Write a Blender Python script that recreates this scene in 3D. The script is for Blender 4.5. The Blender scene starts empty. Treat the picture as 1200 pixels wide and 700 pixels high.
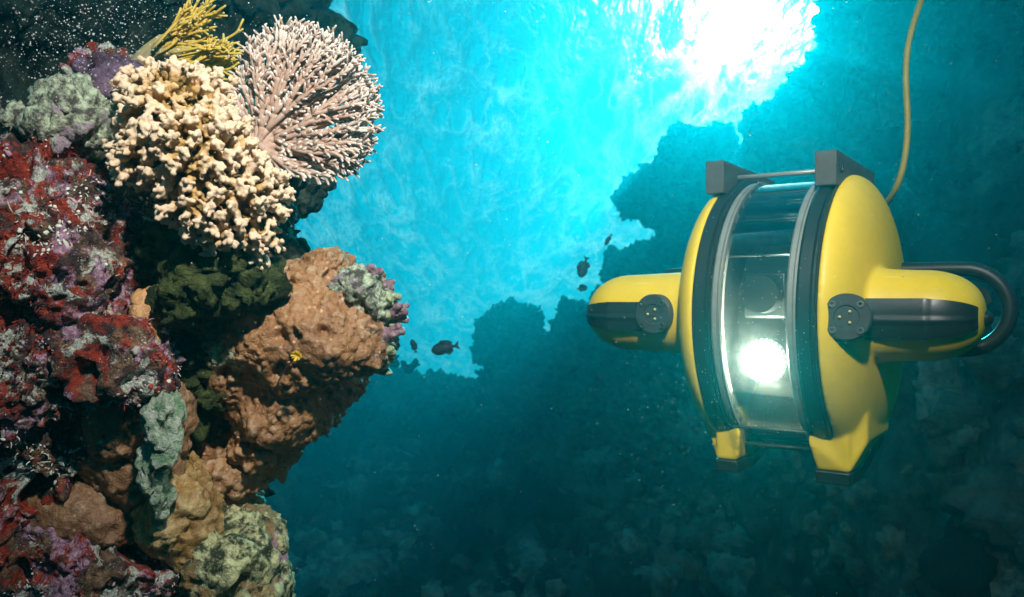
import bpy, math, random
import numpy as np
from mathutils import Vector, Matrix

random.seed(7)
rng = np.random.default_rng(11)
S = bpy.context.scene
COL = S.collection
R = math.radians

# ------------------------------------------------------------------ camera
PITCH = R(18)
FWD = np.array([0, math.cos(PITCH), math.sin(PITCH)])
UP = np.array([0, -math.sin(PITCH), math.cos(PITCH)])
RIGHT = np.array([1.0, 0, 0])
FPX = 1000.0

def W(px, py, d):
    """point of the place seen in direction (px, py), d metres away along the view"""
    return RIGHT * ((px - 600) / FPX * d) + UP * ((350 - py) / FPX * d) + FWD * d

cam = bpy.data.cameras.new('camera')
cam_o = bpy.data.objects.new('camera', cam)
COL.objects.link(cam_o)
cam.sensor_width = 36
cam.lens = 30
cam.clip_start = 0.02
cam.clip_end = 500
cam_o.rotation_euler = (R(90) + PITCH, 0, 0)
cam.dof.use_dof = True
cam.dof.focus_distance = 1.1
cam.dof.aperture_fstop = 11.0
S.camera = cam_o

# ------------------------------------------------------------------ sky and sun
SUN_PX = (862, 40)
sd = W(SUN_PX[0], SUN_PX[1], 1.0)
sd = sd / np.linalg.norm(sd)                      # towards the sun
SUN_EL = math.asin(sd[2])
SUN_AZ = math.atan2(sd[0], sd[1])
wd = bpy.data.worlds.new('World')
S.world = wd
wd.use_nodes = True
nt = wd.node_tree
sky = nt.nodes.new('ShaderNodeTexSky')
sky.sky_type = 'NISHITA'
sky.sun_disc = False
sky.sun_elevation = SUN_EL
sky.sun_rotation = SUN_AZ
bg = nt.nodes['Background']
nt.links.new(sky.outputs[0], bg.inputs['Color'])
bg.inputs['Strength'].default_value = 0.07
sl = bpy.data.lights.new('sun', 'SUN')
sl.energy = 5.0
sl.angle = R(0.5)
sl.color = (1.0, 0.96, 0.88)
sun = bpy.data.objects.new('sun', sl)
COL.objects.link(sun)
sun.rotation_euler = Vector(-sd).to_track_quat('-Z', 'Y').to_euler()

# the diver's flash above the reef
fl = bpy.data.lights.new('dive_flash', 'SPOT')
fl.energy = 88
fl.shadow_soft_size = 0.03
fl.spot_size = R(94)
fl.spot_blend = 1.0
fl.color = (1.0, 0.95, 0.88)
flo = bpy.data.objects.new('dive_flash', fl)
COL.objects.link(flo)
FLASH = RIGHT * 0.11 + UP * 0.73 + FWD * 0.15
flo.location = FLASH
flo.rotation_euler = Vector(-RIGHT * .14 - UP * .40 + FWD * 1.0).to_track_quat('-Z', 'Y').to_euler()

S.view_settings.view_transform = 'Standard'
S.view_settings.look = 'None'
S.view_settings.gamma = 1.0
S.view_settings.use_curve_mapping = False
S.view_settings.exposure = 0.42
cy = S.cycles
cy.use_denoising = True
try:
    cy.denoiser = 'OPENIMAGEDENOISE'
except Exception:
    pass
cy.max_bounces = 6
cy.diffuse_bounces = 2
cy.glossy_bounces = 2
cy.transmission_bounces = 4
cy.transparent_max_bounces = 12
cy.volume_bounces = 1
cy.caustics_reflective = False
cy.caustics_refractive = False
cy.sample_clamp_indirect = 4.0

# ------------------------------------------------------------------ noise
def _hash(ix, iy, iz, seed):
    h = (ix.astype(np.int64) * 374761393 + iy.astype(np.int64) * 668265263 + iz.astype(np.int64) * 2147483647 + seed * 1274126177) & 0xFFFFFFFF
    h = ((h ^ (h >> 13)) * 1274126177) & 0xFFFFFFFF
    h = ((h ^ (h >> 16)) * 2246822519) & 0xFFFFFFFF
    return ((h ^ (h >> 15)) & 0xFFFFFF) / float(0xFFFFFF)

def sstep(a, b, x):
    t = np.clip((x - a) / (b - a), 0, 1)
    return t * t * (3 - 2 * t)

def vnoise(P, scale, seed=0):
    Q = P * scale + 100.0
    I = np.floor(Q).astype(np.int64)
    F = Q - I
    F = F * F * F * (F * (F * 6 - 15) + 10)
    out = 0
    for dx in (0, 1):
        for dy in (0, 1):
            for dz in (0, 1):
                w = (F[:, 0] if dx else 1 - F[:, 0]) * (F[:, 1] if dy else 1 - F[:, 1]) * (F[:, 2] if dz else 1 - F[:, 2])
                out = out + w * _hash(I[:, 0] + dx, I[:, 1] + dy, I[:, 2] + dz, seed)
    return out * 2 - 1

def fbm(P, scale, octs=4, seed=0, gain=0.5):
    o, a = 0, 1.0
    for k in range(octs):
        o = o + a * vnoise(P, scale * 2 ** k, seed + k)
        a *= gain
    return o

def worley(P, scale, seed=0):
    """distance to nearest feature point and that point's random value"""
    Q = P * scale + 100.0
    I = np.floor(Q).astype(np.int64)
    best = np.full(len(P), 9.0)
    val = np.zeros(len(P))
    for dx in (-1, 0, 1):
        for dy in (-1, 0, 1):
            for dz in (-1, 0, 1):
                cx, cyy, cz = I[:, 0] + dx, I[:, 1] + dy, I[:, 2] + dz
                px = cx + _hash(cx, cyy, cz, seed + 1)
                py = cyy + _hash(cx, cyy, cz, seed + 2)
                pz = cz + _hash(cx, cyy, cz, seed + 3)
                d = np.sqrt((Q[:, 0] - px) ** 2 + (Q[:, 1] - py) ** 2 + (Q[:, 2] - pz) ** 2)
                m = d < best
                best[m] = d[m]
                val[m] = _hash(cx, cyy, cz, seed + 4)[m]
    return best, val

# ------------------------------------------------------------------ mesh building
def icosphere(sub):
    t = (1 + 5 ** .5) / 2
    v = [(-1, t, 0), (1, t, 0), (-1, -t, 0), (1, -t, 0), (0, -1, t), (0, 1, t), (0, -1, -t), (0, 1, -t), (t, 0, -1), (t, 0, 1), (-t, 0, -1), (-t, 0, 1)]
    f = [(0, 11, 5), (0, 5, 1), (0, 1, 7), (0, 7, 10), (0, 10, 11), (1, 5, 9), (5, 11, 4), (11, 10, 2), (10, 7, 6), (7, 1, 8), (3, 9, 4), (3, 4, 2), (3, 2, 6), (3, 6, 8), (3, 8, 9), (4, 9, 5), (2, 4, 11), (6, 2, 10), (8, 6, 7), (9, 8, 1)]
    v = [np.array(p) / np.linalg.norm(p) for p in v]
    for _ in range(sub):
        mid, nf = {}, []
        def m(a, b):
            k = (min(a, b), max(a, b))
            if k not in mid:
                p = v[a] + v[b]
                v.append(p / np.linalg.norm(p))
                mid[k] = len(v) - 1
            return mid[k]
        for a, b, c in f:
            ab, bc, ca = m(a, b), m(b, c), m(c, a)
            nf += [(a, ab, ca), (b, bc, ab), (c, ca, bc), (ab, bc, ca)]
        f = nf
    return np.array(v), np.array(f)
ICO = [icosphere(k) for k in range(4)]

class MB:
    def __init__(s):
        s.v, s.f, s.n, s.at = [], [], 0, []
    def add(s, v, faces, att=0.0):
        v = np.asarray(v, float)
        s.v.append(v)
        s.f += [[i + s.n for i in f] for f in faces] if not isinstance(faces, np.ndarray) else (faces + s.n).tolist()
        s.at.append(np.broadcast_to(np.asarray(att, float), (len(v),)))
        s.n += len(v)
    def ball(s, c, r, sub=2, att=0.0, M=None):
        V, F = ICO[sub]
        V = V * r
        if M is not None:
            V = V @ M.T
        s.add(V + np.asarray(c), F, att)
    def tube(s, P, r, sides=8, att=0.0, cap=True):
        P = np.asarray(P, float)
        n = len(P)
        r = np.broadcast_to(np.asarray(r, float), (n,))
        T = np.gradient(P, axis=0)
        T /= np.linalg.norm(T, axis=1)[:, None] + 1e-12
        ref = np.array([0.3, 0.5, 0.81])
        N = np.cross(T[0], ref)
        N /= np.linalg.norm(N)
        ang = np.arange(sides) * 2 * math.pi / sides
        V = np.zeros((n, sides, 3))
        for i in range(n):
            N = N - T[i] * N.dot(T[i])
            N /= np.linalg.norm(N) + 1e-12
            B = np.cross(T[i], N)
            V[i] = P[i] + r[i] * (np.cos(ang)[:, None] * N + np.sin(ang)[:, None] * B)
        F = []
        for i in range(n - 1):
            for j in range(sides):
                k = (j + 1) % sides
                F.append([i * sides + j, i * sides + k, (i + 1) * sides + k, (i + 1) * sides + j])
        V = V.reshape(-1, 3)
        a = np.repeat(np.broadcast_to(np.asarray(att, float), (n,)), sides)
        if cap:
            V = np.vstack([V, P[0] - T[0] * r[0] * .3, P[-1] + T[-1] * r[-1] * .8])
            a = np.concatenate([a, a[:1], a[-1:]])
            m = n * sides
            for j in range(sides):
                k = (j + 1) % sides
                F.append([k, j, m])
                F.append([(n - 1) * sides + j, (n - 1) * sides + k, m + 1])
        s.add(V, F, a)
    def lathe(s, prof, axis='x', seg=96, closed=False):
        """prof: list of (along axis, radius)"""
        n = len(prof)
        ang = np.arange(seg) * 2 * math.pi / seg
        V = []
        for u, r in prof:
            a, b = r * np.cos(ang), r * np.sin(ang)
            c = np.full(seg, u)
            V.append(np.stack({'x': (c, a, b), 'y': (a, c, b), 'z': (a, b, c)}[axis], 1))
        V = np.concatenate(V)
        F = []
        for i in range(n if closed else n - 1):
            ii = (i + 1) % n
            for j in range(seg):
                k = (j + 1) % seg
                F.append([i * seg + j, i * seg + k, ii * seg + k, ii * seg + j])
        if not closed:
            F.append(list(range(seg))[::-1])
            F.append([(n - 1) * seg + j for j in range(seg)])
        s.add(V, F)
    def prism(s, poly, a0, a1, axis='x'):
        """poly in the two other axes, extruded along axis"""
        n = len(poly)
        V = []
        for a in (a0, a1):
            for p, q in poly:
                V.append({'x': (a, p, q), 'y': (p, a, q), 'z': (p, q, a)}[axis])
        F = [[i, (i + 1) % n, n + (i + 1) % n, n + i] for i in range(n)]
        F += [list(range(n))[::-1], list(range(n, 2 * n))]
        s.add(V, F)
    def box(s, lo, hi):
        s.prism([(lo[1], lo[2]), (hi[1], lo[2]), (hi[1], hi[2]), (lo[1], hi[2])], lo[0], hi[0], 'x')
    def mesh(s, name):
        me = bpy.data.meshes.new(name)
        V = np.concatenate(s.v)
        me.from_pydata(V.tolist(), [], s.f)
        me.update()
        a = me.attributes.new('tip', 'FLOAT', 'POINT')
        a.data.foreach_set('value', np.concatenate(s.at).astype(np.float32))
        return me

def fix_normals(me):
    import bmesh
    b = bmesh.new()
    b.from_mesh(me)
    bmesh.ops.recalc_face_normals(b, faces=b.faces)
    b.to_mesh(me)
    b.free()

def smooth_shade(me, angle=None):
    me.polygons.foreach_set('use_smooth', [True] * len(me.polygons))
    if angle:
        try:
            me.set_sharp_from_angle(angle=R(angle))
        except Exception:
            pass

def obj(name, me, mat, parent=None, smooth=True, angle=35, bevel=0, recenter=False):
    o = bpy.data.objects.new(name, me)
    COL.objects.link(o)
    me.materials.clear()
    me.materials.append(mat)
    fix_normals(me)
    if smooth:
        smooth_shade(me, angle)
    if parent is not None:
        o.parent = parent
    if bevel:
        b = o.modifiers.new('bevel', 'BEVEL')
        b.width = bevel
        b.segments = 2
        b.limit_method = 'ANGLE'
        b.angle_limit = R(40)
    if recenter:
        n = len(me.vertices)
        V = np.zeros(n * 3)
        me.vertices.foreach_get('co', V)
        V = V.reshape(-1, 3)
        c = np.array([(V[:, 0].min() + V[:, 0].max()) / 2, (V[:, 1].min() + V[:, 1].max()) / 2, V[:, 2].min()])
        me.vertices.foreach_set('co', (V - c).ravel())
        me.update()
        o.location = c
    return o

def tag(o, label=None, cat=None, group=None, kind=None):
    if label: o['label'] = label
    if cat: o['category'] = cat
    if group: o['group'] = group
    if kind: o['kind'] = kind
    return o

def evaluated(me, mods):
    o = bpy.data.objects.new('work', me)
    COL.objects.link(o)
    for typ, kw in mods:
        m = o.modifiers.new('m', typ)
        for k, v in kw.items():
            setattr(m, k, v)
    dg = bpy.context.evaluated_depsgraph_get()
    dg.update()
    out = bpy.data.meshes.new_from_object(o.evaluated_get(dg))
    bpy.data.objects.remove(o)
    return out

def fuse(mb, voxel, smooth=0, fac=0.5):
    mods = [('REMESH', dict(mode='VOXEL', voxel_size=voxel))]
    if smooth:
        mods.append(('SMOOTH', dict(iterations=smooth, factor=fac)))
    me = evaluated(mb.mesh('w'), mods)
    return me

def coords(me):
    V = np.zeros(len(me.vertices) * 3)
    me.vertices.foreach_get('co', V)
    N = np.zeros(len(me.vertices) * 3)
    me.vertices.foreach_get('normal', N)
    return V.reshape(-1, 3), N.reshape(-1, 3)

def displace(me, fun):
    V, N = coords(me)
    d = fun(V, N)
    if isinstance(d, tuple):
        d, nod = d
        attr(me, 'tip', nod)
    V = V + (N * d[:, None] if d.ndim == 1 else d)
    me.vertices.foreach_set('co', V.ravel())
    me.update()
    return me

def attr(me, name, val):
    a = me.attributes.get(name) or me.attributes.new(name, 'FLOAT', 'POINT')
    a.data.foreach_set('value', np.asarray(val, np.float32))

# ------------------------------------------------------------------ materials
class NB:
    def __init__(s, name):
        s.m = bpy.data.materials.new(name)
        s.m.use_nodes = True
        s.t = s.m.node_tree
        s.t.nodes.clear()
        s.out = s.t.nodes.new('ShaderNodeOutputMaterial')
        s._co = None
    def n(s, typ, ins=None, **kw):
        x = s.t.nodes.new(typ)
        for k, v in kw.items():
            setattr(x, k, v)
        for k, v in (ins or {}).items():
            s.put(x.inputs[k], v)
        return x
    def put(s, sock, v):
        if isinstance(v, bpy.types.NodeSocket):
            s.t.links.new(v, sock)
        elif v is not None:
            if isinstance(v, tuple) and len(v) == 3 and sock.type == 'RGBA':
                v = (*v, 1)
            sock.default_value = v
    @property
    def co(s):
        if s._co is None:
            s._co = s.n('ShaderNodeTexCoord').outputs['Object']
        return s._co
    def noise(s, scale, detail=4, rough=0.6, dist=0.0, vec=None):
        return s.n('ShaderNodeTexNoise', {'Vector': vec or s.co, 'Scale': scale, 'Detail': detail, 'Roughness': rough, 'Distortion': dist}).outputs['Fac']
    def voro(s, scale, feature='F1', vec=None, out='Distance', rand=1.0):
        return s.n('ShaderNodeTexVoronoi', {'Vector': vec or s.co, 'Scale': scale, 'Randomness': rand}, feature=feature).outputs[out]
    def ramp(s, fac, a, b, lo=0.0, hi=1.0):
        return s.n('ShaderNodeMapRange', {0: fac, 1: a, 2: b, 3: lo, 4: hi}).outputs[0]
    def mix(s, f, a, b, mode='MIX'):
        x = s.n('ShaderNodeMix', data_type='RGBA', blend_type=mode)
        s.put(x.inputs[0], f)
        s.put(x.inputs[6], a)
        s.put(x.inputs[7], b)
        return x.outputs[2]
    def math(s, op, a, b=0.0, c=None):
        x = s.n('ShaderNodeMath', operation=op)
        s.put(x.inputs[0], a)
        s.put(x.inputs[1], b)
        if c is not None: s.put(x.inputs[2], c)
        return x.outputs[0]
    def attr(s, name):
        return s.n('ShaderNodeAttribute', attribute_name=name).outputs['Fac']
    def bump(s, h, strength=0.5, dist=0.01, normal=None):
        return s.n('ShaderNodeBump', {'Height': h, 'Strength': strength, 'Distance': dist, **({'Normal': normal} if normal else {})}).outputs[0]
    def bsdf(s, color, rough=0.7, metal=0.0, normal=None, spec=0.3, **kw):
        x = s.n('ShaderNodeBsdfPrincipled', {'Base Color': color, 'Roughness': rough, 'Metallic': metal, 'Specular IOR Level': spec, **kw})
        if normal is not None: s.put(x.inputs['Normal'], normal)
        return x.outputs[0]
    def done(s, sh):
        s.put(s.out.inputs['Surface'], sh)
        return s.m

def plain(name, color, rough=0.5, metal=0.0, spec=0.5, wear=0.12, scale=40):
    b = NB(name)
    n = b.noise(scale, 5, 0.65)
    c2 = tuple(x * (1 - wear * 2) for x in color)
    c = b.mix(b.ramp(n, 0.35, 0.7), color, c2)
    r = b.ramp(n, 0.3, 0.7, max(rough - .08, .02), rough + .1)
    return b.done(b.bsdf(c, r, metal, b.bump(b.noise(scale * 8, 3), 0.08, 0.001), spec))

# ------------------------------------------------------------------ water, air
BK = 1.8     # how much farther the distant reef lies
HS = 3.0 * BK     # the water surface is this far above the lens

def water_surface():
    nx = 420
    xs = np.concatenate([[-200, -60], np.linspace(-16, 16, nx), [60, 200]])
    ys = np.concatenate([[-200, -40, -8], np.linspace(-2, 26, nx), [60, 250]])
    X, Y = np.meshgrid(xs, ys, indexing='ij')
    P = np.stack([X.ravel(), Y.ravel(), np.zeros(X.size)], 1)
    Q = P * np.array([1.0, 0.40, 1])
    Q = Q + 0.35 * np.stack([fbm(Q, 0.7, 2, 40), fbm(Q, 0.7, 2, 50), np.zeros(len(Q))], 1)
    h = 0.10 * fbm(Q, 0.55, 3, 5) + 0.028 * (1 - np.abs(fbm(Q, 1.3, 3, 9))) 
    near = (np.abs(P[:, 0]) < 16.1) & (P[:, 1] < 26.1) & (P[:, 1] > -2.1)
    P[:, 2] = np.where(near, h, 0)
    P = P * BK
    P[:, 2] += HS
    ny = len(ys)
    F = [[i * ny + j, (i + 1) * ny + j, (i + 1) * ny + j + 1, i * ny + j + 1] for i in range(len(xs) - 1) for j in range(ny - 1)]
    mb = MB()
    mb.add(P, F)
    b = NB('rippled water seen from below')
    b._co = b.n('ShaderNodeMapping', {'Vector': b.co, 'Rotation': (0, 0, R(-14)), 'Scale': (1.0, 0.34, 1.0)}).outputs[0]
    big = b.noise(0.40, 3, 0.55, 0.8)
    med = b.noise(2.6, 4, 0.56, 0.2)
    fine = b.noise(11.0, 4, 0.6, 0.6)
    ridge = b.math('SUBTRACT', 1.0, b.math('MULTIPLY', b.math('ABSOLUTE', b.math('SUBTRACT', b.noise(1.7, 5, 0.55, 0.25), 0.5)), 8.0))
    hgt = b.math('ADD', b.math('ADD', med, b.math('MULTIPLY', fine, 0.22)), b.math('MULTIPLY', b.ramp(ridge, 0.2, 1.0), 0.35))
    nor = b.bump(hgt, 1.0, 0.75)
    soft = b.ramp(b.math('ADD', b.math('MULTIPLY', big, 0.6), b.math('MULTIPLY', med, 0.45)), 0.47, 0.66)
    rid2 = b.math('SUBTRACT', 1.0, b.math('MULTIPLY', b.math('ABSOLUTE', b.math('SUBTRACT', b.noise(3.0, 4, 0.55, 0.15), 0.5)), 12.0))
    ripple_glint = b.math('MULTIPLY', b.ramp(soft, 0, 1, .25, 1.0), b.math('MAXIMUM', b.ramp(ridge, 0.30, 1.0), b.ramp(rid2, 0.45, 1.0, 0, .8)))  # bright ripple lines: light on the crests, painted into the tint
    tint = b.mix(soft, (0.0, 0.40, 0.54), (0.002, 0.54, 0.66))
    tint = b.mix(b.ramp(ripple_glint, 0.15, 0.75), tint, (0.30, 0.86, 0.92))
    wr = b.math('ABSOLUTE', b.math('SUBTRACT', b.noise(3.3, 4, 0.55, 0.2), 0.5))
    tint = b.mix(b.ramp(wr, 0.0, 0.05, 0.42, 0), tint, (0.0, 0.30, 0.45))  # thin dark wrinkles: ripple shade painted into the tint
    tint = b.mix(b.math('MULTIPLY', b.ramp(b.noise(11, 3, .6), .66, .72), b.ramp(big, .45, .6)), tint, (0.8, 0.95, 0.95))  # white glints painted into the tint
    tr = b.n('ShaderNodeBsdfTranslucent', {'Color': tint, 'Normal': nor}).outputs[0]
    rf = b.n('ShaderNodeBsdfRefraction', {'Color': (0.62, 1.0, 1.0), 'Roughness': 0.57, 'IOR': 1.06, 'Normal': nor}, distribution='GGX').outputs[0]
    tp = b.n('ShaderNodeBsdfTransparent', {'Color': (0.03, 0.74, 0.84)}).outputs[0]
    glow = b.n('ShaderNodeMixShader', {0: b.ramp(ripple_glint, 0, 0.8, 0.022, 0.26), 1: tr, 2: rf}).outputs[0]
    cau = b.voro(1.2, 'SMOOTH_F1', vec=b.n('ShaderNodeVectorMath', {0: b.co, 1: b.n('ShaderNodeTexNoise', {'Vector': b.co, 'Scale': 1.2}).outputs['Color']}, operation='ADD').outputs[0])
    clear = b.ramp(cau, 0.15, 0.75, 0.36, 0.60)
    sh = b.n('ShaderNodeMixShader', {0: clear, 1: glow, 2: tp}).outputs[0]
    o = obj('water_surface', mb.mesh('water_surface'), b.done(sh), angle=None)
    tag(o, kind='structure', label='bright rippled water surface overhead', cat='water')

def haze_box():
    mb = MB()
    mb.box((-400, -400, -9), (400, 500, HS + 0.9))
    b = NB('sea water')
    v = b.n('ShaderNodeVolumePrincipled', {'Color': (0.0, 0.515, 0.625), 'Density': 0.048, 'Anisotropy': 0.79, 'Absorption Color': (0, 0, 0)})
    b.put(b.out.inputs['Volume'], v.outputs[0])
    o = obj('haze', mb.mesh('haze'), b.m, smooth=False)
    tag(o, kind='stuff', label='blue green sea water haze filling the whole scene', cat='haze')

# ------------------------------------------------------------------ seabed
def seabed():
    xs = np.concatenate([[-90, -40, -14], np.linspace(-7, 7, 300), [14, 40, 90]])
    ys = np.concatenate([[-25, -8], np.linspace(-2, 14, 340), [20, 50, 100]])
    X, Y = np.meshgrid(xs, ys, indexing='ij')
    x, y = X.ravel(), Y.ravel()
    P = np.stack([x, y, np.zeros(x.size)], 1)
    wob = 0.5 * fbm(P, 0.6, 3, 71)
    slope = -1.15 + 3.0 * sstep(1.6, 10.5, y + wob)
    wall = sstep(0.95, 1.75, x + 0.35 * wob - 0.05 * (y - 3)) * sstep(1.3, 2.7, y)
    z = slope + (2.9 - slope) * wall
    lump, _ = worley(P + 0.25 * np.stack([fbm(P, 1.5, 2, 3), fbm(P, 1.5, 2, 4), 0 * x], 1), 1.7, 21)
    lump2, _ = worley(P, 4.5, 33)
    amp = sstep(-1, 3, y)
    z = z + amp * (0.34 * (0.75 - lump) + 0.10 * (0.7 - lump2) + 0.07 * fbm(P, 7, 3, 8)) * (1 - 0.55 * wall)
    z = np.minimum(z, 2.80 + 0.05 * vnoise(P, 2, 5))
    P[:, 2] = z
    q, _ = worley(P + .12 * np.stack([fbm(P, 2, 2, 61), fbm(P, 2, 2, 62), fbm(P, 2, 2, 63)], 1), 2.1, 64)
    q2, v2 = worley(P, 5.2, 65)
    push = amp * wall * (.30 * (.7 - q) + .12 * (.6 - q2) * v2)
    P[:, 0] -= push * .8
    P[:, 1] -= push * .8
    P *= BK
    ny = len(ys)
    F = [[i * ny + j, (i + 1) * ny + j, (i + 1) * ny + j + 1, i * ny + j + 1] for i in range(len(xs) - 1) for j in range(ny - 1)]
    mb = MB()
    mb.add(P, F)
    b = NB('reef rubble')
    a = b.noise(0.8, 6, 0.65, 0.3)
    f = b.noise(5, 6, 0.7, 0.2)
    c = b.mix(b.ramp(a, 0.36, 0.64), (0.03, 0.045, 0.05), (0.26, 0.30, 0.25))
    c = b.mix(b.math('MULTIPLY', b.ramp(a, 0.54, 0.66), b.ramp(f, .42, .58)), c, (0.72, 0.76, 0.60))
    c = b.mix(b.ramp(f, .36, .56, .7, 0), c, (0.014, 0.02, 0.022))
    o = obj('seabed', mb.mesh('seabed'), b.done(b.bsdf(c, 0.9, spec=0.1, normal=b.bump(b.noise(9, 6, .7), 1.0, 0.15))), angle=None)
    tag(o, kind='structure', label='rubble covered reef slope and seabed', cat='seabed')

# ------------------------------------------------------------------ reef pieces
def blob_mesh(blobs, voxel, smooth=3):
    """blobs: (px, py, depth, rx px, ry px, thickness m)"""
    mb = MB()
    for px, py, d, rx, ry, rd in blobs:
        M = np.stack([RIGHT * rx / FPX * d, UP * ry / FPX * d, FWD * rd], 1)
        mb.ball(W(px, py, d), 1.0, 3, M=M)
    return fuse(mb, voxel, smooth)

def reef_obj(name, label, cat, blobs, voxel, mat, fun, group=None, smooth=3):
    me = blob_mesh(blobs, voxel, smooth)
    displace(me, fun)
    o = obj(name, me, mat, angle=None, recenter=True)
    return tag(o, label, cat, group)

def mat_encrusted():
    b = NB('encrusted reef rock')
    warp = b.n('ShaderNodeTexNoise', {'Vector': b.co, 'Scale': 22.0, 'Detail': 3.0}).outputs['Color']
    vec = b.n('ShaderNodeVectorMath', {0: b.co, 1: b.n('ShaderNodeVectorMath', {0: warp, 'Scale': 0.05}, operation='SCALE').outputs[0]}, operation='ADD').outputs[0]
    n1 = b.noise(18, 6, 0.68, vec=vec)
    n2 = b.n('ShaderNodeTexNoise', {'Vector': b.n('ShaderNodeVectorMath', {0: vec, 1: (5, 3, 1)}, operation='ADD').outputs[0], 'Scale': 15.0, 'Detail': 6.0, 'Roughness': 0.68}).outputs['Fac']
    n3 = b.n('ShaderNodeTexNoise', {'Vector': b.n('ShaderNodeVectorMath', {0: vec, 1: (1, 9, 4)}, operation='ADD').outputs[0], 'Scale': 24.0, 'Detail': 6.0, 'Roughness': 0.7}).outputs['Fac']
    f = b.noise(140, 4, 0.7)
    f2 = b.noise(320, 3, 0.7)
    c = b.mix(b.ramp(f, 0.35, 0.65), (0.020, 0.010, 0.012), (0.075, 0.045, 0.045))
    redc = b.mix(b.ramp(f, 0.35, 0.68), (0.13, 0.010, 0.008), (0.44, 0.055, 0.022))
    c = b.mix(b.ramp(b.noise(30, 5, .65), .46, .56), c, b.mix(b.ramp(f, .38, .62), (.07, .045, .025), (.26, .15, .085)))
    c = b.mix(b.ramp(n1, 0.49, 0.54), c, redc)
    pur = b.mix(b.ramp(f, 0.36, 0.66), (0.20, 0.09, 0.15), (0.60, 0.38, 0.50))
    c = b.mix(b.ramp(n2, 0.535, 0.575), c, pur)
    wh = b.mix(b.ramp(f2, 0.36, 0.66), (0.28, 0.30, 0.24), (0.78, 0.80, 0.70))
    c = b.mix(b.ramp(n3, 0.54, 0.58), c, wh)
    sp = b.voro(260)
    c = b.mix(b.math('MULTIPLY', b.ramp(sp, 0.12, 0.22, .8, 0), b.ramp(n3, 0.46, 0.54)), c, (0.8, 0.8, 0.72))
    hole_shade = b.voro(46)
    c = b.mix(b.ramp(hole_shade, 0.12, 0.2, 0.85, 0), c, (0.008, 0.008, 0.008))  # black spots painted as the shade inside small holes
    h = b.math('ADD', b.math('MULTIPLY', b.noise(60, 6, 0.7), 1.0), b.math('MULTIPLY', f2, 0.35))
    return b.done(b.bsdf(c, 0.75, spec=0.3, normal=b.bump(h, 1.0, 0.012)))

def mat_brown(name, base, dark, pale, algae, amount=0.66):
    b = NB(name)
    n = b.noise(12, 5, 0.6, 0.3)
    f = b.noise(90, 4, 0.65)
    c = b.mix(b.ramp(n, 0.35, 0.65), base, dark)
    c = b.mix(b.ramp(f, 0.50, 0.75, 0, 0.5), c, pale)
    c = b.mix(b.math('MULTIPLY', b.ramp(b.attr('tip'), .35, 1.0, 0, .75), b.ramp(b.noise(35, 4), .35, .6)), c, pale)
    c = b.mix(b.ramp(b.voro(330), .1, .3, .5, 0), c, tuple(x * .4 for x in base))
    c = b.mix(b.ramp(b.voro(75), 0.08, 0.2, 0.5, 0), c, tuple(x * 1.5 for x in pale))
    a = b.noise(9, 5, 0.66, 0.4)
    ac = b.mix(b.ramp(b.noise(160, 3, 0.7), 0.38, 0.62), tuple(x * .35 for x in algae), algae)
    c = b.mix(b.math('MULTIPLY', b.ramp(a, amount, amount + 0.05), b.ramp(f, 0.35, 0.5)), c, ac)
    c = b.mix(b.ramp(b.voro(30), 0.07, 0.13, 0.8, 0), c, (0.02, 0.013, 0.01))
    h = b.math('ADD', b.noise(70, 5, 0.6), b.math('MULTIPLY', b.noise(260, 3, 0.7), 0.3))
    return b.done(b.bsdf(c, 0.42, spec=0.5, normal=b.bump(h, 0.8, 0.007)))

def mat_dark(name, a, c2, scale=30):
    b = NB(name)
    n = b.noise(scale, 6, 0.68)
    c = b.mix(b.ramp(n, 0.4, 0.62), a, c2)
    return b.done(b.bsdf(c, 0.85, spec=0.15, normal=b.bump(b.noise(scale * 3, 5, 0.7), 1.0, 0.02)))

def knobs(scale, amp, seed, sharp=1.0):
    """distinct rounded nodules of uneven size"""
    def f(V, N):
        q = V + 0.010 * np.stack([fbm(V, 18, 2, seed), fbm(V, 18, 2, seed + 7), fbm(V, 18, 2, seed + 9)], 1)
        d, v = worley(q, scale, seed)
        rad = 0.25 + 0.5 * v
        return amp * np.sqrt(np.clip(rad ** 2 - d ** 2, 0, None)) * 1.3
    return f

def rough_rock(amp, seed):
    k1 = knobs(55, amp * .55, seed + 11)
    k2 = knobs(120, amp * .32, seed + 13)
    def f(V, N):
        q = V + .03 * np.stack([fbm(V, 12, 3, seed + 5), fbm(V, 12, 3, seed + 6), fbm(V, 12, 3, seed + 8)], 1)
        d, v = worley(q, 15, seed)
        pit = sstep(.42, .12, d) * (v > .35)
        r = 1 - np.abs(fbm(V, 22, 4, seed + 21, .6))
        gate = np.clip(.5 + .9 * fbm(V, 11, 2, seed + 31), 0, 1)
        return amp * (1.1 * fbm(V, 9, 4, seed, .55) - 3.2 * pit + .8 * (r - .6)) + gate * (k1(V, N) + k2(V, N)) + amp * .25 * fbm(V, 90, 3, seed + 3, .7)
    return f

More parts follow.
